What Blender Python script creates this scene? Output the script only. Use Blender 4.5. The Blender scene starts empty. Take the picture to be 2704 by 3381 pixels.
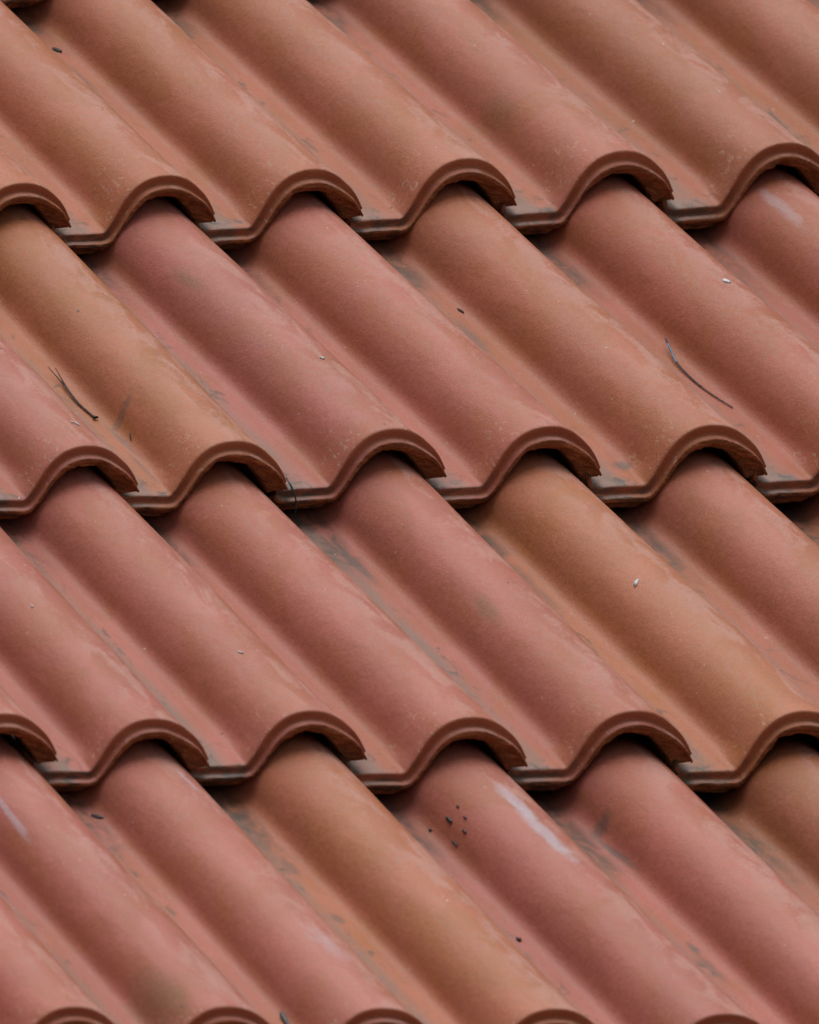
import bpy, bmesh, math, random
import numpy as np
from mathutils import Vector, Matrix, Euler, noise

random.seed(7)
scene = bpy.context.scene
COL = scene.collection

# ------------------------------------------------------------------ camera
cam_data = bpy.data.cameras.new('camera')
cam = bpy.data.objects.new('camera', cam_data)
COL.objects.link(cam)
right = Vector((0.8687743736, -0.4952061452, -0.0014005164))
up = Vector((0.0222181075, 0.0361531616, 0.9990992466))
back = Vector((-0.4947094535, -0.8680229390, 0.0424114837))
M = Matrix((right, up, back)).transposed().to_4x4()
M.translation = Vector((-9.918934888, -18.195941610, 0.539476104))
cam.matrix_world = M
cam_data.sensor_fit = 'HORIZONTAL'
cam_data.sensor_width = 36.0
cam_data.lens = 60000.0 / 2704.0 * 36.0          # long telephoto from about twenty metres away
cam_data.clip_start = 0.5
cam_data.clip_end = 5000
cam_data.dof.use_dof = True
cam_data.dof.focus_distance = 20.60
cam_data.dof.aperture_fstop = 16.0
scene.camera = cam

# ------------------------------------------------------------------ sky and sun (bright overcast)
SUN_DIR = Vector((0.05, 0.16, 0.97)).normalized()   # towards the sun
world = bpy.data.worlds.new('World')
scene.world = world
world.use_nodes = True
wn = world.node_tree
bg = wn.nodes['Background']
sky = wn.nodes.new('ShaderNodeTexSky')
sky.sky_type = 'NISHITA'
sky.sun_disc = False
sky.sun_elevation = math.asin(SUN_DIR.z)
sky.sun_rotation = math.atan2(SUN_DIR.x, SUN_DIR.y)
sky.air_density = 1.0
sky.dust_density = 4.0
sky.ozone_density = 1.0
hs = wn.nodes.new('ShaderNodeHueSaturation')      # an overcast sky is nearly grey
hs.inputs['Saturation'].default_value = 0.04
wn.links.new(sky.outputs[0], hs.inputs['Color'])
wn.links.new(hs.outputs[0], bg.inputs[0])
bg.inputs[1].default_value = 0.06

sl = bpy.data.lights.new('sun', 'SUN')
sl.energy = 1.5
sl.angle = math.radians(65)
sl.color = (1.0, 0.94, 0.87)
sun = bpy.data.objects.new('sun', sl)
sun.rotation_euler = SUN_DIR.to_track_quat('Z', 'Y').to_euler()
sun.location = SUN_DIR * 30
COL.objects.link(sun)

scene.view_settings.view_transform = 'Standard'
scene.view_settings.look = 'None'
scene.view_settings.gamma = 1.0
scene.view_settings.use_curve_mapping = False
scene.view_settings.exposure = 0.38

# ------------------------------------------------------------------ node helper
class NT:
    def __init__(self, name):
        self.mat = bpy.data.materials.new(name)
        self.mat.use_nodes = True
        self.t = self.mat.node_tree
        self.bsdf = self.t.nodes['Principled BSDF']
        self.bsdf.inputs['Roughness'].default_value = 0.8
        self.bsdf.inputs['Specular IOR Level'].default_value = 0.25
    def n(self, typ, **kw):
        nd = self.t.nodes.new(typ)
        for k, v in kw.items():
            setattr(nd, k, v)
        return nd
    def put(self, sock, v):
        if hasattr(v, 'is_output'):
            self.t.links.new(v, sock)
        elif v is not None:
            sock.default_value = v
    def math(self, op, a, b=None, c=None, clamp=False):
        nd = self.n('ShaderNodeMath', operation=op, use_clamp=clamp)
        self.put(nd.inputs[0], a); self.put(nd.inputs[1], b)
        if c is not None: self.put(nd.inputs[2], c)
        return nd.outputs[0]
    def ramp(self, v, a, b, lo=0.0, hi=1.0):
        nd = self.n('ShaderNodeMapRange', interpolation_type='SMOOTHSTEP')
        self.put(nd.inputs[0], v)
        nd.inputs[1].default_value = a; nd.inputs[2].default_value = b
        nd.inputs[3].default_value = lo; nd.inputs[4].default_value = hi
        return nd.outputs[0]
    def mix(self, f, a, b, mode='MIX'):
        nd = self.n('ShaderNodeMix', data_type='RGBA', blend_type=mode)
        self.put(nd.inputs[0], f); self.put(nd.inputs[6], a); self.put(nd.inputs[7], b)
        return nd.outputs[2]
    def vscale(self, v, s):
        nd = self.n('ShaderNodeVectorMath', operation='MULTIPLY')
        self.put(nd.inputs[0], v); nd.inputs[1].default_value = s
        return nd.outputs[0]
    def shift(self, vec, w):
        if w is None: return vec
        nd = self.n('ShaderNodeVectorMath', operation='ADD')
        self.put(nd.inputs[0], vec); self.put(nd.inputs[1], w)
        return nd.outputs[0]
    def noise(self, vec, scale, detail=3.0, rough=0.5, w=None, dist=0.0):
        nd = self.n('ShaderNodeTexNoise', noise_dimensions='3D')
        self.put(nd.inputs['Vector'], self.shift(vec, w))
        nd.inputs['Scale'].default_value = scale
        nd.inputs['Detail'].default_value = detail
        nd.inputs['Roughness'].default_value = rough
        nd.inputs['Distortion'].default_value = dist
        return nd.outputs['Fac']
    def voro(self, vec, scale, w=None):
        nd = self.n('ShaderNodeTexVoronoi', voronoi_dimensions='3D')
        self.put(nd.inputs['Vector'], self.shift(vec, w))
        nd.inputs['Scale'].default_value = scale
        return nd.outputs['Distance'], nd.outputs['Color']
    def bump(self, h, strength, dist, prev=None):
        nd = self.n('ShaderNodeBump')
        nd.inputs['Strength'].default_value = strength
        nd.inputs['Distance'].default_value = dist
        self.put(nd.inputs['Height'], h)
        if prev is not None: self.put(nd.inputs['Normal'], prev)
        return nd.outputs[0]

def rgb(r, g, b): return (r, g, b, 1.0)

# Tile coordinates used throughout: x across (0 at the foot of the roll), y up the slope from
# the front lip, z off the pan; one unit is 0.2 m.
def slip_material(name, stains=()):
    m = NT(name)
    tc = m.n('ShaderNodeTexCoord')
    oi = m.n('ShaderNodeObjectInfo')
    P = tc.outputs['Object']
    W = m.math('MULTIPLY', oi.outputs['Random'], 37.0)
    sep = m.n('ShaderNodeSeparateXYZ'); m.put(sep.inputs[0], P)
    X, Y = sep.outputs[0], sep.outputs[1]
    base = oi.outputs['Color']
    # broad cloudy variation of the fired slip
    lng = m.noise(m.vscale(P, (1.6, 0.7, 1.6)), 2.2, 4, 0.55, W, 0.6)
    tan = m.mix(1.0, base, rgb(0.96, 0.97, 0.74), 'MULTIPLY')
    c = m.mix(m.ramp(lng, 0.42, 0.62, 0.0, 0.9), base, tan)
    rose = m.noise(m.vscale(P, (1.3, 0.5, 1.3)), 3.1, 3, 0.5, m.math('ADD', W, 5.3), 0.5)
    pinked = m.mix(1.0, base, rgb(1.10, 1.08, 1.12), 'MULTIPLY')
    c = m.mix(m.ramp(rose, 0.46, 0.62, 0.0, 0.85), c, pinked)
    fine = m.noise(P, 60, 3, 0.65)
    # pale bloom on the crown of the roll, broken up
    crown = m.math('MULTIPLY', m.ramp(X, 0.22, 0.42), m.ramp(X, 0.72, 0.5))
    bl = m.noise(m.vscale(P, (2.2, 0.8, 2.2)), 3.0, 5, 0.6, m.math('ADD', W, 11.0), 0.8)
    c = m.mix(m.math('MULTIPLY', crown, m.ramp(m.math('ADD', bl, m.math('MULTIPLY', m.math('SUBTRACT', fine, 0.5), 0.35)), 0.44, 0.60, 0, 0.55)), c, rgb(0.58, 0.33, 0.29))
    # worn tan flakes along the far shoulder of the roll
    sh = m.math('MULTIPLY', m.ramp(X, 0.44, 0.52), m.ramp(Y, 0.3, 0.8))
    fl = m.noise(m.vscale(P, (2.6, 1.1, 2.6)), 2.6, 3, 0.5, m.math('ADD', W, 17.0), 0.9)
    c = m.mix(m.math('MULTIPLY', sh, m.ramp(m.math('ADD', fl, m.math('MULTIPLY', m.math('SUBTRACT', fine, 0.5), 0.12)), 0.50, 0.55, 0, 0.85)), c,
              m.mix(1.0, base, rgb(0.93, 0.92, 0.66), 'MULTIPLY'))
    # grey dirt washed down the pan, beside the neighbouring roll
    pan = m.math('MULTIPLY', m.ramp(X, -0.04, -0.16), m.ramp(X, -0.44, -0.26, 0.6, 1.0))
    dn = m.noise(m.vscale(P, (2.0, 0.9, 1.0)), 2.6, 5, 0.6, m.math('ADD', W, 23.0), 0.5)
    c = m.mix(m.math('MULTIPLY', pan, m.ramp(dn, 0.34, 0.62, 0.38, 0.92)), c, rgb(0.245, 0.165, 0.135))
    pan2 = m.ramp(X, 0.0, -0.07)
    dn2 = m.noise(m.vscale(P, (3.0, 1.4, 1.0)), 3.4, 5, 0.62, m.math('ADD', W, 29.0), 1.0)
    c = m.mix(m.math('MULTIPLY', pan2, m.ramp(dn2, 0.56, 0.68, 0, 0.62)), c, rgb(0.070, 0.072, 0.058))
    # blue-green algae where water sits behind the front lip of the pan
    al = m.math('MULTIPLY', m.math('MULTIPLY', m.ramp(X, 0.03, -0.04), m.ramp(Y, 0.20, 0.04)),
                m.ramp(m.noise(m.vscale(P, (4, 5, 4)), 2.2, 4, 0.6, m.math('ADD', W, 31.0), 0.5), 0.53, 0.68, 0, 0.85))
    c = m.mix(al, c, rgb(0.065, 0.08, 0.072))
    lipwet = m.math('MULTIPLY', m.ramp(X, 0.02, -0.05), m.ramp(Y, 0.10, 0.03, 0, 0.14))
    c = m.mix(lipwet, c, rgb(0.36, 0.31, 0.33))
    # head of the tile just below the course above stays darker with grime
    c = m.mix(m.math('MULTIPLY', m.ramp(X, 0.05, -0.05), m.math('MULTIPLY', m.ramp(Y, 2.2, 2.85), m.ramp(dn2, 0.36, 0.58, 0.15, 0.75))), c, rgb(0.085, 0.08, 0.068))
    # shade painted dark on the strip under the neighbouring roll, with edge grime
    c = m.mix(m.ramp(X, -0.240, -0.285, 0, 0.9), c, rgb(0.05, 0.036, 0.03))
    # chalky scratches on the flank near the lip
    scm = m.math('MULTIPLY', m.math('MULTIPLY', m.ramp(X, 0.0, 0.05), m.ramp(X, 0.26, 0.12)), m.ramp(Y, 0.5, 0.1))
    sc = m.noise(m.vscale(P, (9, 5, 9)), 2.4, 6, 0.7, m.math('ADD', W, 41.0), 1.4)
    c = m.mix(m.math('MULTIPLY', scm, m.ramp(sc, 0.56, 0.66, 0, 0.6)), c, rgb(0.62, 0.47, 0.36))
    # scattered pin-head specks, pale and dark
    for (scale, gate, col, rad, woff) in ((7.0, 0.90, rgb(0.70, 0.58, 0.54), 0.026, 3.0),
                                          (6.0, 0.90, rgb(0.05, 0.045, 0.05), 0.024, 8.0),
                                          (14.0, 0.86, rgb(0.58, 0.41, 0.36), 0.036, 13.0)):
        wob = m.n('ShaderNodeTexNoise'); m.put(wob.inputs['Vector'], P); wob.inputs['Scale'].default_value = 45.0
        Pw = m.n('ShaderNodeVectorMath', operation='MULTIPLY_ADD')
        m.put(Pw.inputs[0], wob.outputs['Color']); Pw.inputs[1].default_value = (.035, .035, .035); m.put(Pw.inputs[2], P)
        d, cc = m.voro(Pw.outputs[0], scale, m.math('ADD', W, woff))
        s2 = m.n('ShaderNodeSeparateColor'); m.put(s2.inputs[0], cc)
        mk = m.math('MULTIPLY', m.ramp(d, rad * 2.6, rad * 1.6), m.ramp(s2.outputs[0], gate, gate + 0.03))
        c = m.mix(m.math('MULTIPLY', mk, 0.85), c, col)
    # individual stains and scuffs: (cx, cy, rx, ry, angle, colour, strength, break-up scale, break-up amount, edge)
    for (cx, cy, rx, ry, ang, col, st, ns, na, ed) in stains:
        ca, sa = math.cos(ang), math.sin(ang)
        dx = m.math('SUBTRACT', X, cx); dy = m.math('SUBTRACT', Y, cy)
        a = m.math('DIVIDE', m.math('ADD', m.math('MULTIPLY', dx, ca), m.math('MULTIPLY', dy, sa)), rx)
        b = m.math('DIVIDE', m.math('SUBTRACT', m.math('MULTIPLY', dy, ca), m.math('MULTIPLY', dx, sa)), ry)
        r = m.math('SQRT', m.math('ADD', m.math('MULTIPLY', a, a), m.math('MULTIPLY', b, b)))
        nz = m.noise(m.vscale(P, (1.0, 0.45, 1.0)), ns, 6, 0.7)
        r = m.math('ADD', r, m.math('MULTIPLY', m.math('SUBTRACT', nz, 0.5), na))
        c = m.mix(m.ramp(r, 1.0 + ed, 1.0 - ed, 0, st), c, col)
    # sandy grain
    g1 = m.noise(P, 95, 2, 0.6)
    g2 = m.noise(P, 34, 3, 0.6, W)
    c = m.mix(1.0, c, m.mix(m.ramp(g1, 0.3, 0.7), rgb(.92, .92, .92), rgb(1.08, 1.08, 1.08)), 'MULTIPLY')
    c = m.mix(1.0, c, m.mix(m.ramp(g2, 0.3, 0.7), rgb(.93, .93, .93), rgb(1.07, 1.07, 1.07)), 'MULTIPLY')
    m.bsdf.inputs['Specular IOR Level'].default_value = 0.38
    m.put(m.bsdf.inputs['Base Color'], c)
    m.put(m.bsdf.inputs['Roughness'], m.ramp(g2, 0.3, 0.7, 0.44, 0.62))
    nb = m.bump(m.noise(m.vscale(P, (1, .6, 1)), 5.0, 2, 0.5, W), 0.15, 0.012)
    nb = m.bump(g2, 0.07, 0.012, nb)
    nb = m.bump(g1, 0.10, 0.006, nb)
    m.put(m.bsdf.inputs['Normal'], nb)
    return m.mat

def raw_clay_material():
    m = NT('raw_clay')
    tc = m.n('ShaderNodeTexCoord'); oi = m.n('ShaderNodeObjectInfo')
    P = tc.outputs['Object']
    W = m.math('MULTIPLY', oi.outputs['Random'], 37.0)
    lay = m.noise(m.vscale(P, (1.0, 12.0, 12.0)), 3.0, 4, 0.55, W, 0.3)
    c = m.mix(m.ramp(lay, 0.35, 0.68), rgb(0.30, 0.100, 0.040), rgb(0.50, 0.20, 0.085))
    grime = m.noise(m.vscale(P, (2.0, 6.0, 6.0)), 3.4, 5, 0.62, m.math('ADD', W, 9.0), 0.6)
    sep = m.n('ShaderNodeSeparateXYZ'); m.put(sep.inputs[0], P)
    low = m.ramp(sep.outputs[0], 0.16, -0.05, 0.35, 1.0)
    c = m.mix(m.math('MULTIPLY', low, m.ramp(grime, 0.40, 0.62, 0.05, 0.85)), c, rgb(0.06, 0.05, 0.04))
    g = m.noise(P, 70, 3, 0.6)
    c = m.mix(1.0, c, m.mix(m.ramp(g, 0.3, 0.7), rgb(.8, .8, .8), rgb(1.18, 1.18, 1.18)), 'MULTIPLY')
    m.put(m.bsdf.inputs['Base Color'], c)
    m.bsdf.inputs['Roughness'].default_value = 0.88
    nb = m.bump(lay, 0.5, 0.02)
    nb = m.bump(g, 0.4, 0.01, nb)
    m.put(m.bsdf.inputs['Normal'], nb)
    return m.mat

def lip_material():
    # smooth moulded cove of the front lip: unslipped clay with a little of the tile's own tint
    m = NT('lip_clay')
    tc = m.n('ShaderNodeTexCoord'); oi = m.n('ShaderNodeObjectInfo')
    P = tc.outputs['Object']
    W = m.math('MULTIPLY', oi.outputs['Random'], 37.0)
    nz = m.noise(m.vscale(P, (1.0, 3.0, 3.0)), 2.5, 4, 0.55, W, 0.4)
    c = m.mix(m.ramp(nz, 0.35, 0.68), rgb(0.39, 0.122, 0.058), rgb(0.47, 0.170, 0.088))
    c = m.mix(0.25, c, oi.outputs['Color'])
    sep = m.n('ShaderNodeSeparateXYZ'); m.put(sep.inputs[0], P)
    gr = m.noise(m.vscale(P, (2.0, 5.0, 5.0)), 3.0, 5, 0.62, m.math('ADD', W, 4.0), 0.6)
    c = m.mix(m.math('MULTIPLY', m.ramp(sep.outputs[0], 0.10, -0.02), m.ramp(gr, 0.38, 0.60, 0.1, 0.8)), c, rgb(0.075, 0.075, 0.062))
    g = m.noise(P, 80, 2, 0.6)
    c = m.mix(1.0, c, m.mix(m.ramp(g, 0.3, 0.7), rgb(.9, .9, .9), rgb(1.1, 1.1, 1.1)), 'MULTIPLY')
    m.put(m.bsdf.inputs['Base Color'], c)
    m.bsdf.inputs['Roughness'].default_value = 0.75
    m.put(m.bsdf.inputs['Normal'], m.bump(g, 0.2, 0.006))
    return m.mat

def simple_material(name, c1, c2, scale=40.0, rough=0.6, spec=0.3):
    m = NT(name)
    tc = m.n('ShaderNodeTexCoord')
    nz = m.noise(tc.outputs['Object'], scale, 4, 0.6)
    m.put(m.bsdf.inputs['Base Color'], m.mix(m.ramp(nz, 0.35, 0.65), rgb(*c1), rgb(*c2)))
    m.bsdf.inputs['Roughness'].default_value = rough
    m.bsdf.inputs['Specular IOR Level'].default_value = spec
    return m.mat

# ------------------------------------------------------------------ helpers for objects
def tag(o, label=None, cat=None, group=None, kind=None):
    if label: o['label'] = label
    if cat: o['category'] = cat
    if group: o['group'] = group
    if kind: o['kind'] = kind
    return o

def mesh_object(name, verts, faces, mats, parent=None, smooth=True, midx=None):
    me = bpy.data.meshes.new(name)
    me.from_pydata([tuple(v) for v in verts], [], faces)
    for mt in mats: me.materials.append(mt)
    if midx: me.polygons.foreach_set('material_index', midx)
    if smooth: me.polygons.foreach_set('use_smooth', [True] * len(me.polygons))
    me.update()
    o = bpy.data.objects.new(name, me)
    COL.objects.link(o)
    if parent: o.parent = parent
    return o

# ------------------------------------------------------------------ ground
gm = simple_material('dry_garden_ground', (0.10, 0.085, 0.06), (0.14, 0.12, 0.085), 0.3, 0.95, 0.1)
g = mesh_object('ground', [(-3000, -3000, -5), (3000, -3000, -5), (3000, 3000, -5), (-3000, 3000, -5)], [(0, 1, 2, 3)], [gm], smooth=False)
tag(g, 'flat dry ground below the tiled roof', kind='structure')

# ------------------------------------------------------------------ the roof
PITCH = math.radians(28.0)
ROOF = Matrix.Rotation(PITCH, 4, 'X')
roof = bpy.data.objects.new('tile_roof', None)
COL.objects.link(roof)
roof.matrix_world = ROOF
tag(roof, 'sloping roof of overlapping pink and orange clay roll tiles', 'tile roof', kind='thing')

UNIT = 0.2
TILT = -0.066
# where the lower right tip of every tile's front lip lies on the roof plane (metres), course by course
TIPS = {
    -1: {0: (-0.0009, 0.5367), 1: (0.1900, 0.5581), 2: (0.3880, 0.5802), 3: (0.5934, 0.6032), 4: (0.8067, 0.6271), 5: (1.0284, 0.6519), 6: (1.2590, 0.6777), 7: (1.4990, 0.7045)},
    0: {-2: (-0.3734, -0.0437), -1: (-0.1921, -0.0331), 0: (-0.0008, -0.0177), 1: (0.1915, -0.0099), 2: (0.3907, -0.0014), 3: (0.6034, 0.0169), 4: (0.8197, 0.0260), 5: (1.0484, 0.0397), 6: (1.2847, 0.0535), 7: (1.5310, 0.0680)},
    1: {-3: (-0.5626, -0.6064), -2: (-0.3843, -0.6058), -1: (-0.2020, -0.6125), 0: (-0.0138, -0.6145), 1: (0.2004, -0.5945), 2: (0.3978, -0.6011), 3: (0.6118, -0.6078), 4: (0.8365, -0.6020), 5: (1.0692, -0.6012)},
    2: {-4: (-0.7528, -1.1719), -3: (-0.5758, -1.1761), -2: (-0.4002, -1.1976), -1: (-0.2022, -1.1927), 0: (-0.0139, -1.2182), 1: (0.1937, -1.2209), 2: (0.4035, -1.2352), 3: (0.6235, -1.2473)},
    3: {-6: (-1.1103, -1.7210), -5: (-0.9440, -1.7402), -4: (-0.7742, -1.7704), -3: (-0.5941, -1.7831), -2: (-0.4153, -1.8024), -1: (-0.2137, -1.8191), 0: (-0.0163, -1.8454), 1: (0.1929, -1.8714), 2: (0.4092, -1.8963)},
    4: {-7: (-1.2995, -2.2822), -6: (-1.1361, -2.3114), -5: (-0.9667, -2.3417), -4: (-0.7911, -2.3731)},
}
for k, xy in {-3: (-0.609, -2.405), -2: (-0.420, -2.440), -1: (-0.215, -2.475), 0: (-0.012, -2.510), 1: (0.190, -2.545)}.items():
    TIPS[4][k] = xy
for r, k, xy in ((2, 4, (0.852, -1.260)), (2, -5, (-0.922, -1.163)), (3, 3, (0.634, -1.921)), (1, -4, (-0.735, -0.604)), (1, 6, (1.310, -0.600))):
    TIPS[r][k] = xy
SHEAR = {-1: 0.112, 0: 0.058, 1: 0.003, 2: -0.055, 3: -0.115, 4: -0.179}

PROFILE = [(-.362, .060), (-.348, .058), (-.337, .038), (-.322, .010), (-.295, 0), (-.2, 0), (-.10, .0), (-.045, .0005), (-.010, .003), (.018, .011),
           (.040, .028), (.055, .052), (.065, .085), (.074, .120), (.088, .160), (.111, .204), (.150, .252), (.202, .292), (.262, .319), (.345, .331),
           (.425, .322), (.497, .295), (.577, .241), (.668, .158), (.7245, .087)]

# the same cross-section at the front lip: a sharper foot and a straighter flank
PROFILE_LIP = [(-.362, .060), (-.348, .058), (-.337, .038), (-.322, .010), (-.295, 0), (-.2, 0), (-.10, .0), (-.045, .0), (-.012, .0), (.004, .006),
           (.018, .024), (.033, .048), (.050, .080), (.068, .118), (.090, .164), (.120, .216), (.158, .263), (.207, .300), (.264, .322), (.345, .331),
           (.425, .322), (.497, .295), (.577, .241), (.668, .158), (.7245, .087)]

def spline(n, P=None):
    P = np.array(PROFILE if P is None else P)
    d = np.r_[0, np.cumsum(np.linalg.norm(np.diff(P, axis=0), axis=1))]
    m = np.gradient(P, d, axis=0)
    out = []
    for x in np.linspace(0, d[-1], n):
        k = min(np.searchsorted(d, x, side='right') - 1, len(d) - 2)
        h = d[k + 1] - d[k]; s = (x - d[k]) / h
        out.append((2*s**3 - 3*s*s + 1)*P[k] + (s**3 - 2*s*s + s)*h*m[k] + (-2*s**3 + 3*s*s)*P[k+1] + (s**3 - s*s)*h*m[k+1])
    return np.array(out)

NS = 150
CURVE = spline(NS)
def normals(curve):
    t = np.gradient(curve, axis=0)
    t /= np.linalg.norm(t, axis=1)[:, None]
    return np.stack([-t[:, 1], t[:, 0]], 1)
NRM = normals(CURVE)
CURVE_LIP = spline(NS, PROFILE_LIP)

# (distance up the slope, depth below the top face, material: 0 slip, 1 raw clay, raggedness)
LAYERS = [(y, 0.0, 0, 0.0) for y in (3.45, 3.1, 2.8, 2.5, 2.2, 1.9, 1.6, 1.3, 1.05, .85, .65, .5, .37, .27, .19, .13, .085, .055)]
LAYERS += [(.026, .0004, 0, 0), (.012, .002, 0, 0), (.004, .006, 0, 0), (.000, .013, 2, 0), (.001, .026, 2, .05), (.002, .040, 2, .05),
           (.001, .048, 2, .1), (-.012, .053, 2, .1), (-.034, .056, 0, .15), (-.044, .060, 0, .2), (-.047, .068, 1, .3), (-.045, .081, 1, .4),
           (-.041, .088, 1, .6), (-.024, .090, 1, .6), (-.019, .096, 1, .8), (-.023, .108, 1, 1.0), (-.014, .112, 1, 1.0)]
# the thick body set back behind the lip: depth is then a share of BODY
LAYERS += [(.004, .80, 1, .6, 1), (.008, .92, 1, .6, 1), (.018, 1.0, 1, .5, 1), (.06, 1.0, 1, .2, 1), (.30, .98, 1, 0, 1), (.40, .75, 1, 0, 1), (.9, .72, 1, 0, 1),
           (2.0, .72, 1, 0, 1), (3.45, .72, 1, 0, 1)]
LAYERS = [l if len(l) == 5 else l + (0,) for l in LAYERS]
BODY = []
for k in range(NS):
    x, nx, nz = CURVE[k][0], NRM[k][0], NRM[k][1]
    h = np.array((-nx * .5, -nz * .5 - .5)); h /= np.linalg.norm(h)
    keys = [(-.03, (0, -.138)), (.07, tuple(h * .095)), (.24, (0, -.143)), (.42, (0, -.143)), (.58, (-nx * .132, -nz * .132))]
    xs = [q[0] for q in keys]
    BODY.append((float(np.interp(x, xs, [q[1][0] for q in keys])), float(np.interp(x, xs, [q[1][1] for q in keys]))))

def tile_mesh(seed, shear):
    sx = seed * 13.37
    verts, faces, midx = [], [], []
    nl = len(LAYERS)
    for (y, d, mt, rag, body) in LAYERS:
        fl = max(0.0, 1 - max(y, 0) / 0.28) ** 2 * 0.016
        wl = min(1.0, max(0.0, 1 - max(y, 0) / 0.32)); wl = wl * wl * (3 - 2 * wl)
        CV = CURVE * (1 - wl) + CURVE_LIP * wl
        NV = normals(CV)
        for k in range(NS):
            px, pz = CV[k]; nx, nz = NV[k]
            w = min(1.0, max(0.0, pz / 0.2)) if px > -.2 else 0.0
            big = noise.noise(Vector((px * 1.3 + sx, y * 0.7, seed))) * 0.010
            mid = noise.noise(Vector((px * 4 + sx, y * 1.6, seed + 7))) * 0.0035
            off = big + mid + fl * w
            dd = d * (.86 + .26 * w)
            if px > .45:
                t = min(1.0, (px - .45) / .2745); dd *= 1 - .50 * t * t * (3 - 2 * t)
            yy = y + shear * (px - .7245)
            if rag:
                r1 = noise.noise(Vector((px * 9 + sx, d * 8, 3.1 + seed)))
                r2 = noise.noise(Vector((px * 34 + sx, d * 30, 5.1 + seed)))
                off += rag * (0.006 * r1 + 0.006 * r2)
                yy += rag * (0.006 * r1 + 0.005 * r2)
            else:
                yy += 0.004 * noise.noise(Vector((px * 3 + sx, 1.7, seed))) * max(0, 1 - y / .3)
            chip = max(0.0, noise.noise(Vector((px * 5.5 + sx, 9.3, seed + 2.0))) - .30) * .09 * rag
            yy += chip
            off += chip * .5
            # depth is taken half along the normal, half straight down, so the lip thins on the flanks
            hx, hz = nx * .45, nz * .45 + .55
            hl = math.hypot(hx, hz)
            if body:
                verts.append((px + nx * off + BODY[k][0] * d, yy, pz + nz * off + BODY[k][1] * d))
            else:
                verts.append((px + nx * off - hx / hl * dd, yy, pz + nz * off - hz / hl * dd))
    for l in range(nl):
        l2 = (l + 1) % nl
        for k in range(NS - 1):
            faces.append((l * NS + k, l2 * NS + k, l2 * NS + k + 1, l * NS + k + 1))
            midx.append(LAYERS[l2][2] if l2 else 1)
    faces.append(tuple(l * NS for l in range(nl))); midx.append(1)
    faces.append(tuple(l * NS + NS - 1 for l in reversed(range(nl)))); midx.append(1)
    me = bpy.data.meshes.new('roof_tile')
    me.from_pydata(verts, [], faces)
    me.polygons.foreach_set('material_index', midx)
    me.polygons.foreach_set('use_smooth', [len(f) == 4 for f in faces])
    me.update()
    bm = bmesh.new(); bm.from_mesh(me)
    bmesh.ops.recalc_face_normals(bm, faces=bm.faces)
    bmesh.ops.triangulate(bm, faces=[f for f in bm.faces if len(f.verts) > 4])
    bm.to_mesh(me); bm.free()
    return me

PINK = (0.445, 0.150, 0.112); ROSE = (0.445, 0.149, 0.117); ORNG = (0.440, 0.155, 0.090)
TANC = (0.440, 0.161, 0.088); REDD = (0.415, 0.130, 0.087); BRWN = (0.400, 0.142, 0.082); PEACH = (0.445, 0.155, 0.104)
COLOURS = {
    0: {0: ORNG, 1: ORNG, 2: ORNG, 3: ORNG, 4: PEACH, 5: BRWN, 6: BRWN},
    1: {-1: ROSE, 0: TANC, 1: ROSE, 2: PINK, 3: ORNG, 4: REDD, 5: REDD},
    2: {-3: PINK, -2: PINK, -1: PINK, 0: PINK, 1: PINK, 2: TANC, 3: PEACH},
    3: {-5: ROSE, -4: ROSE, -3: ROSE, -2: PINK, -1: TANC, 0: ROSE, 1: PINK, 2: BRWN},
}
LILAC = rgb(0.52, 0.45, 0.52); OLIVE = rgb(0.19, 0.13, 0.055); GREY = rgb(0.11, 0.10, 0.09); TEAL = rgb(0.07, 0.10, 0.10)
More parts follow.
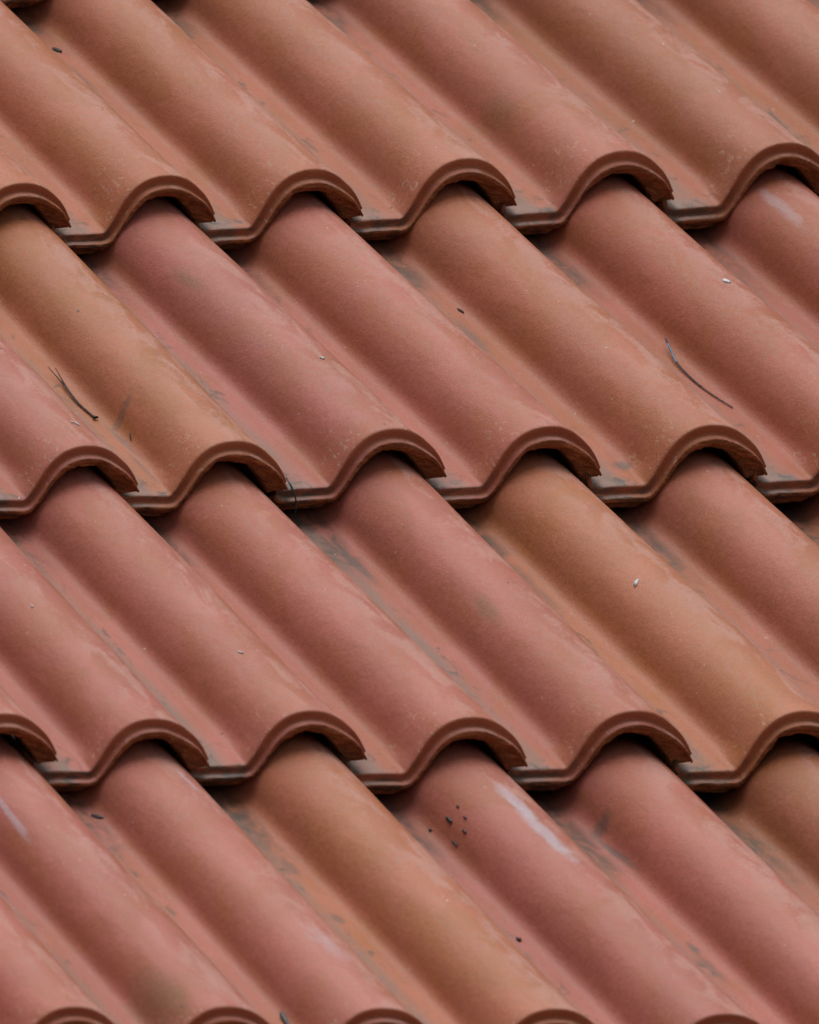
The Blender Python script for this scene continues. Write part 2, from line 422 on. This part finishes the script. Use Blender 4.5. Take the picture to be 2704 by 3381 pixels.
STAINS = {
    (3, 0): [(0.350, 2.56, 0.042, 0.20, 0.05, LILAC, .62, 17, 1.9, .5), (0.342, 2.20, 0.042, 0.30, 0.03, LILAC, .68, 17, 1.8, .5)],
    (1, 5): [(0.215, 2.86, 0.026, 0.22, 0.0, LILAC, .38, 18, 2.8, .6)],
    (3, -3): [(0.150, 2.50, 0.012, 0.28, -.02, LILAC, .5, 14, 2.2, .5), (0.135, 2.36, 0.008, 0.20, -.03, LILAC, .35, 14, 2.2, .5),
              (0.10, 0.40, 0.075, 0.24, 0.0, OLIVE, .50, 9, 2.2, .7)],
    (3, -2): [(0.44, 2.70, 0.015, 0.11, 0.1, LILAC, .6, 16, 1.6, .45), (0.36, 0.80, 0.05, 0.20, 0.1, LILAC, .28, 24, 3.4, .7)],
    (1, 1): [(0.153, 2.105, 0.026, 0.15, 0.1, OLIVE, .38, 9, 1.6, .7)],
    (0, 4): [(0.10, 0.933, 0.04, 0.14, 0.0, OLIVE, .32, 9, 1.8, .7)],
    (1, 0): [(0.060, 0.83, 0.07, 0.026, 0.7, GREY, .45, 11, 1.6, .6), (0.010, 0.66, 0.015, 0.17, 0.05, GREY, .5, 11, 1.6, .6),
             (-.012, 0.33, 0.012, 0.17, 0.03, GREY, .5, 11, 1.8, .6)],
    (3, 1): [(0.055, 2.90, 0.03, 0.05, 0.0, GREY, .6, 9, 1.4, .6), (0.036, 2.68, 0.014, 0.20, 0.07, GREY, .65, 11, 1.6, .6),
             (-.04, 1.594, 0.024, 0.06, 0.0, TEAL, .6, 10, 1.6, .6), (-.05, 1.40, 0.028, 0.17, 0.0, GREY, .5, 10, 1.8, .6)],
    (3, -1): [(-.06, 2.35, 0.03, 0.08, 0.0, GREY, .5, 10, 1.6, .6), (-.07, 1.75, 0.03, 0.05, 0, TEAL, .5, 10, 1.6, .6)],
    (1, 3): [(-.10, 1.9, 0.05, 0.22, 0.0, GREY, .5, 9, 2.0, .6), (-.02, .24, .05, .05, .4, TEAL, .6, 11, 1.8, .6)],
    (2, 1): [(0.158, 1.451, 0.030, 0.15, 0.0, OLIVE, .42, 9, 1.6, .7), (-.06, 2.55, 0.03, 0.22, 0.05, GREY, .7, 10, 1.8, .6)],
    (2, 2): [(-.08, 2.3, 0.05, 0.30, 0.0, GREY, .45, 9, 2.0, .6)],
    (0, 2): [(-.10, 1.9, 0.04, 0.30, 0.0, GREY, .5, 9, 2.2, .6)],
}
TILE_LABELS = {
    (3, 0): 'rose tile with a long pale lilac scuff along its roll',
    (1, 5): 'red tile with a short pale blue scuff on its roll',
    (1, 0): 'tan orange tile with grey curved streaks in its pan',
    (2, 2): 'tan orange tile among pink neighbours',
    (3, -1): 'tan orange tile between two rose tiles',
}
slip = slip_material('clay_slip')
raw = raw_clay_material()
lip = lip_material()

def tile_frame(r, i):
    row = TIPS[r]
    x, y = row[i]
    s = 1 + (0.960 + 0.018 * r + 0.034 * i - 1) * 0.85          # hand-made tiles: each a little broader towards the right
    if i in TIPS.get(r - 1, {}):
        ux, uy = TIPS[r - 1][i]; yaw = -math.atan2(ux - x, uy - y)
    elif i in TIPS.get(r + 1, {}):
        ux, uy = TIPS[r + 1][i]; yaw = -math.atan2(x - ux, y - uy)
    else:
        yaw = -0.038 if i < 0 else 0.02
    jr = random.Random(r * 101 + i * 13 + 5)
    rot = (TILT + jr.uniform(-.003, .003), jr.uniform(-.008, .008), yaw + jr.uniform(-.006, .006))
    R = Euler(rot, 'XYZ').to_matrix()
    S = (UNIT * s, UNIT, UNIT * s)
    loc = Vector((x, y, 0)) - R @ Vector((.7170 * S[0], -.034 * UNIT, .087 * S[2]))
    return loc, rot, S

for r in sorted(TIPS):
    for i in sorted(TIPS[r]):
        seed = (r + 2) * 31 + i * 7 + 90
        me = tile_mesh(seed, SHEAR[r])
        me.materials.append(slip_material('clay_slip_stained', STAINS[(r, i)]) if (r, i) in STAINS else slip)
        me.materials.append(raw)
        me.materials.append(lip)
        t = bpy.data.objects.new('roof_tile', me)
        COL.objects.link(t)
        t.parent = roof
        t.location, t.rotation_euler, t.scale = tile_frame(r, i)
        rnd = random.Random(seed)
        c = COLOURS.get(r, {}).get(i) or rnd.choice((PINK, ROSE, ORNG, TANC, PEACH))
        v = rnd.uniform(.96, 1.04)
        t.color = (c[0] * v, c[1] * v * rnd.uniform(.98, 1.02), c[2] * v * rnd.uniform(.97, 1.03), 1)
        if (r, i) in TILE_LABELS: t['label'] = TILE_LABELS[(r, i)]

# boarding under the tiles
dm = simple_material('roof_boarding', (0.05, 0.04, 0.03), (0.08, 0.06, 0.045), 6.0, 0.9, 0.1)
dk = [(-1.5, -2.6), (0.7, -2.6), (1.75, 1.3), (-0.6, 1.3)]
zt, zb = -0.125, -0.150
mesh_object('roof_boarding', [(x, y, zt) for x, y in dk] + [(x, y, zb) for x, y in dk],
            [(0, 1, 2, 3), (7, 6, 5, 4), (0, 4, 5, 1), (1, 5, 6, 2), (2, 6, 7, 3), (3, 7, 4, 0)], [dm], roof, smooth=False)

# ------------------------------------------------------------------ things lying on the tiles
def on_tile(r, i, X, Y, lift=0.0):
    """world point on the top face of tile (r, i) at tile coordinates X, Y, lifted off it by lift metres"""
    loc, rot, S = tile_frame(r, i)
    k = int(np.argmin(abs(CURVE[:, 0] - X)))
    seed = (r + 2) * 31 + i * 7 + 90
    sx = seed * 13.37
    px, pz = CURVE[k]
    off = noise.noise(Vector((px * 1.3 + sx, Y * 0.7, seed))) * 0.010 + noise.noise(Vector((px * 4 + sx, Y * 1.6, seed + 7))) * 0.0035
    z = np.interp(X, CURVE[:, 0], CURVE[:, 1])
    nx, nz = NRM[k]
    p = Vector(((X + nx * off) * S[0], Y * S[1] + SHEAR[r] * (X - .7245) * S[1], (z + nz * off) * S[2])) + Vector((nx, 0, nz)) * lift
    R = Euler(rot, 'XYZ').to_matrix()
    return ROOF @ (loc + R @ p), (ROOF.to_3x3() @ (R @ Vector((nx, 0, nz)))).normalized()

def smooth_path(pts, n):
    P = [np.array(p) for p in pts]
    out = []
    for a in range(len(P) - 1):
        p0, p1, p2, p3 = P[max(a-1, 0)], P[a], P[a+1], P[min(a+2, len(P)-1)]
        for k in range(n):
            t = k / n
            out.append(0.5*((2*p1) + (-p0+p2)*t + (2*p0-5*p1+4*p2-p3)*t*t + (-p0+3*p1-3*p2+p3)*t**3))
    out.append(P[-1])
    return out

def tube(pts, radii, sides=8, flat=1.0):
    """verts, faces of a tapering tube along pts (world)"""
    V, F = [], []
    n = len(pts)
    for k in range(n):
        a = Vector(pts[max(k-1, 0)]); b = Vector(pts[min(k+1, n-1)])
        t = (b - a).normalized()
        s = t.cross(Vector((0, -.47, .88))).normalized(); u = s.cross(t)
        rr = radii(k / (n - 1))
        for j in range(sides):
            an = 2 * math.pi * j / sides
            V.append(Vector(pts[k]) + s * (math.cos(an) * rr) + u * (math.sin(an) * rr * flat))
    for k in range(n - 1):
        for j in range(sides):
            j2 = (j + 1) % sides
            F.append((k*sides + j, k*sides + j2, (k+1)*sides + j2, (k+1)*sides + j))
    F.append(tuple(reversed(range(sides)))); F.append(tuple((n-1)*sides + j for j in range(sides)))
    return V, F

def place(name, V, F, mats, origin, label=None, cat=None, group=None, parent=None, midx=None):
    o = mesh_object(name, [v - origin for v in V], F, mats, None, True, midx)
    if parent:
        o.parent = parent
    else:
        o.location = origin
    return tag(o, label, cat, group)

dark_stem = simple_material('dark_stem', (0.018, 0.014, 0.012), (0.05, 0.035, 0.028), 300, 0.5, 0.4)
blue_bark = simple_material('blue_black_gloss', (0.01, 0.08, 0.17), (0.03, 0.20, 0.36), 200, 0.25, 0.6)
grey_stem = simple_material('weathered_stem', (0.10, 0.07, 0.06), (0.17, 0.12, 0.10), 300, 0.8, 0.2)
needle_m = simple_material('dead_needle', (0.022, 0.012, 0.012), (0.06, 0.035, 0.03), 250, 0.6, 0.3)
seed_m = simple_material('black_seed', (0.006, 0.007, 0.008), (0.02, 0.02, 0.022), 400, 0.35, 0.5)
white_m = simple_material('white_fleck', (0.62, 0.66, 0.74), (0.80, 0.82, 0.86), 300, 0.6, 0.3)

# the curved stem in the pan: an Empty with three lengths that look different
tp = [(.030, 1.735), (-.010, 1.62), (-.043, 1.485), (-.052, 1.281), (-.040, 1.097), (-.004, .906)]
lifts = [.0075, .006, .0035, .002, .0016, .0014]
pts = [on_tile(1, 4, X, Y, l)[0] for (X, Y), l in zip(tp, lifts)]
path = smooth_path(pts, 9)
org = Vector(path[len(path) // 2])
stem = bpy.data.objects.new('twig', None); COL.objects.link(stem); stem.location = org
tag(stem, 'curved dark twig with a glossy blue upper length lying in a tile pan', 'twig')
rad = lambda t: 0.00085 + 0.0005 * math.sin(min(1, t * 3.2) * math.pi * .55) - 0.00105 * max(0, t - .45)
N = len(path)
def piece(name, a, b, mat):
    seg = [Vector(p) for p in path[a:b + 1]]
    V, F = tube(seg, lambda t: rad((a + t * (b - a)) / (N - 1)), 8, 0.85)
    place(name, V, F, [mat], org, parent=stem)
piece('tip', 0, 4, dark_stem); piece('blue_bark', 4, 18, blue_bark); piece('stem', 18, 32, dark_stem); piece('withered_end', 32, N - 1, grey_stem)

# forked dead needles joined at a knob
knob, kn = on_tile(1, 0, -.026, .961, .002)
nd = bpy.data.objects.new('pine_needles', None); COL.objects.link(nd); nd.location = knob
tag(nd, 'forked dead pine needles joined at a dark knob in a tan tile pan', 'pine needles')
def strand(coords, r0, lf):
    p = smooth_path([on_tile(1, 0, X, Y, l)[0] for (X, Y), l in zip(coords, lf)], 7)
    V, F = tube([Vector(q) for q in p], lambda t: r0 * (1 - .75 * t) + .0001, 6)
    place('needle', V, F, [needle_m], knob, parent=nd)
strand([(-.026, .961), (-.043, 1.124), (-.036, 1.295), (-.010, 1.50), (-.002, 1.55)], .0011, [.0018, .002, .003, .005, .006])
strand([(-.026, .961), (-.044, 1.124), (-.042, 1.28), (-.043, 1.43), (-.050, 1.56)], .0012, [.0018, .002, .003, .005, .007])
strand([(-.028, .98), (-.047, 1.124), (-.052, 1.24), (-.060, 1.33)], .0010, [.0018, .002, .004, .007])
strand([(-.026, .97), (-.043, 1.13), (-.040, 1.26), (-.030, 1.42)], .0009, [.0018, .002, .003, .004])

def blob(p, nrm, along, a, b, c, jit, seed, sub=2):
    bm = bmesh.new()
    bmesh.ops.create_icosphere(bm, subdivisions=sub, radius=1.0)
    al = (along - nrm * along.dot(nrm)).normalized(); sd = nrm.cross(al)
    V = []
    for v in bm.verts:
        k = 1 + jit * noise.noise(v.co * 1.7 + Vector((seed * 3.1, 0, 0)))
        V.append(p + al * (v.co.x * a * k) + sd * (v.co.y * b * k) + nrm * (v.co.z * c * k))
    F = [tuple(v.index for v in f.verts) for f in bm.faces]
    bm.free()
    return V, F
V, F = blob(knob + kn * .001, kn, Vector((1, -.5, 0)), .0034, .0022, .002, .5, 3)
place('knob', V, F, [seed_m], knob, parent=nd)

# stalk drooping over the front lip of a pan
a0, n0 = on_tile(1, 1, -.262, .03, .004)
down = ROOF.to_3x3() @ Vector((0, -1, 0))
offd = ROOF.to_3x3() @ Vector((0, 0, 1))
sp = [a0 + offd * .006 - down * .004, a0 + down * .010 + offd * .003, a0 + down * .020 - offd * .006 + Vector((.003, 0, 0)), a0 + down * .022 - offd * .020 + Vector((.006, 0, 0)), a0 + down * .021 - offd * .033 + Vector((.008, 0, 0))]
V, F = tube([Vector(q) for q in smooth_path(sp, 6)], lambda t: .0012 - .0009 * abs(t - .25), 7)
place('stalk', V, F, [simple_material('blue_grey_stalk', (0.012, 0.016, 0.022), (0.05, 0.075, 0.10), 200, 0.35, 0.5)], a0,
      'thin blue grey stalk drooping over the front lip of a pan beside a tan tile', 'stalk')

# bud at the lower edge
b0, bn = on_tile(3, -2, .02, .44, .0015)
b1, _ = on_tile(3, -2, .030, .50, .003); b2, _ = on_tile(3, -2, .006, .33, .0016)
V, F = tube([Vector(q) for q in smooth_path([b1, b0, b2], 8)], lambda t: .0004 + .0026 * math.sin(math.pi * min(1, .12 + t * .9)) ** .8, 8)
place('bud', V, F, [simple_material('bud_skin', (0.014, 0.015, 0.02), (0.07, 0.085, 0.10), 220, 0.3, 0.5)], b0,
      'narrow dark bud lying in a pan just above the lowest row of lips', 'bud')

# seeds, dark scraps
slope = ROOF.to_3x3() @ Vector((0.25, -1, 0))
def seed_thing(r, i, X, Y, a, b, c, label, grp='black seeds stuck to the scuffed rose tile', name='seed', cat='seed', mat=None, along=None, jit=.35):
    p, nr = on_tile(r, i, X, Y, c * .6)
    V, F = blob(p, nr, along or slope, a * .66, b * .62, c * .8, jit, X * 31 + Y, 2)
    place(name, V, F, [mat or seed_m], p, label, cat, grp)
seed_thing(3, 0, .118, 2.664, .0040, .0022, .0012, 'small round black seed, topmost of those beside the pale scuff')
seed_thing(3, 0, .080, 2.651, .0105, .0036, .0020, 'largest oval black seed at the foot of the scuffed rose tile')
seed_thing(3, 0, .110, 2.555, .0050, .0025, .0014, 'small black seed nearest the pale scuff on the rose tile')
seed_thing(3, 0, .061, 2.514, .0120, .0020, .0014, 'slender pointed black seed, lowest of those beside the pale scuff')
seed_thing(3, 0, .085, 2.487, .0070, .0027, .0016, 'short plump black seed right of the slender pointed one')
seed_thing(3, 0, .040, 2.746, .0045, .0030, .0012, 'small flat black seed alone in the pan of the scuffed tile')
leaf_m = simple_material('dead_leaf_scrap', (0.008, 0.010, 0.016), (0.035, 0.04, 0.05), 250, 0.5, 0.4)
al2 = ROOF.to_3x3() @ Vector((.6, -1, 0))
seed_thing(3, -2, .005, 2.78, .0130, .0042, .0014, 'ragged black scrap of leaf below a pan lip at the lower left', None, 'leaf_scrap', 'leaf scrap', leaf_m, al2, .7)
seed_thing(0, 2, -.05, 2.42, .0120, .0055, .0016, 'black scrap of leaf in a brown orange pan of the topmost row', None, 'leaf_scrap', 'leaf scrap', leaf_m, al2, .6)
seed_thing(1, 3, .005, 2.235, .0085, .0022, .0014, 'tiny dark scrap in the pan left of an orange roll', None, 'leaf_scrap', 'leaf scrap', leaf_m, slope, .6)
seed_thing(3, 0, -.049, 1.499, .0060, .0042, .0022, 'dark crumb at the edge of a pan beside the lower tan roll', None, 'crumb', 'crumb', leaf_m, slope, .5)
seed_thing(1, 0, .049, .654, .0100, .0012, .0010, 'thin dark splinter on the flank of the tan tile', None, 'splinter', 'splinter', needle_m, ROOF.to_3x3() @ Vector((-.75, -1, 0)), .3)
seed_thing(0, 0, -.20, .17, .0062, .0028, .0014, 'dark crumb behind the lip of a pan at the far left', None, 'crumb', 'crumb', leaf_m, al2, .5)

# white flecks (old paint or droppings)
def fleck(r, i, X, Y, a, b, label, along=None):
    p, nr = on_tile(r, i, X, Y, .0008)
    V, F = blob(p, nr, along or al2, a * .82, b * .8, .0010, .9, X * 17 + Y * 5, 2)
    place('white_fleck', V, F, [white_m], p, label, 'white fleck', 'white flecks on the tiles')
fleck(1, 4, .365, 1.819, .0066, .0046, 'bright white fleck on the red roll above the curved twig')
fleck(1, 1, .371, .927, .0036, .0030, 'pale white fleck on the crest of a rose roll')
fleck(2, -1, .273, .743, .0042, .0016, 'small white fleck on the crest of a salmon pink roll')
fleck(2, 2, .202, 1.697, .0074, .0026, 'frayed white fleck on the tan roll at the right', ROOF.to_3x3() @ Vector((.9, .7, 0)))
fleck(1, -1, .425, .307, .0060, .0014, 'thin white smear on a rose roll just behind its lip')
fleck(1, -1, .395, .318, .0018, .0016, 'white dot beside the thin white smear on a rose roll')
fleck(2, -2, .243, 1.404, .0017, .0017, 'lone white dot on a pink roll at the left edge')
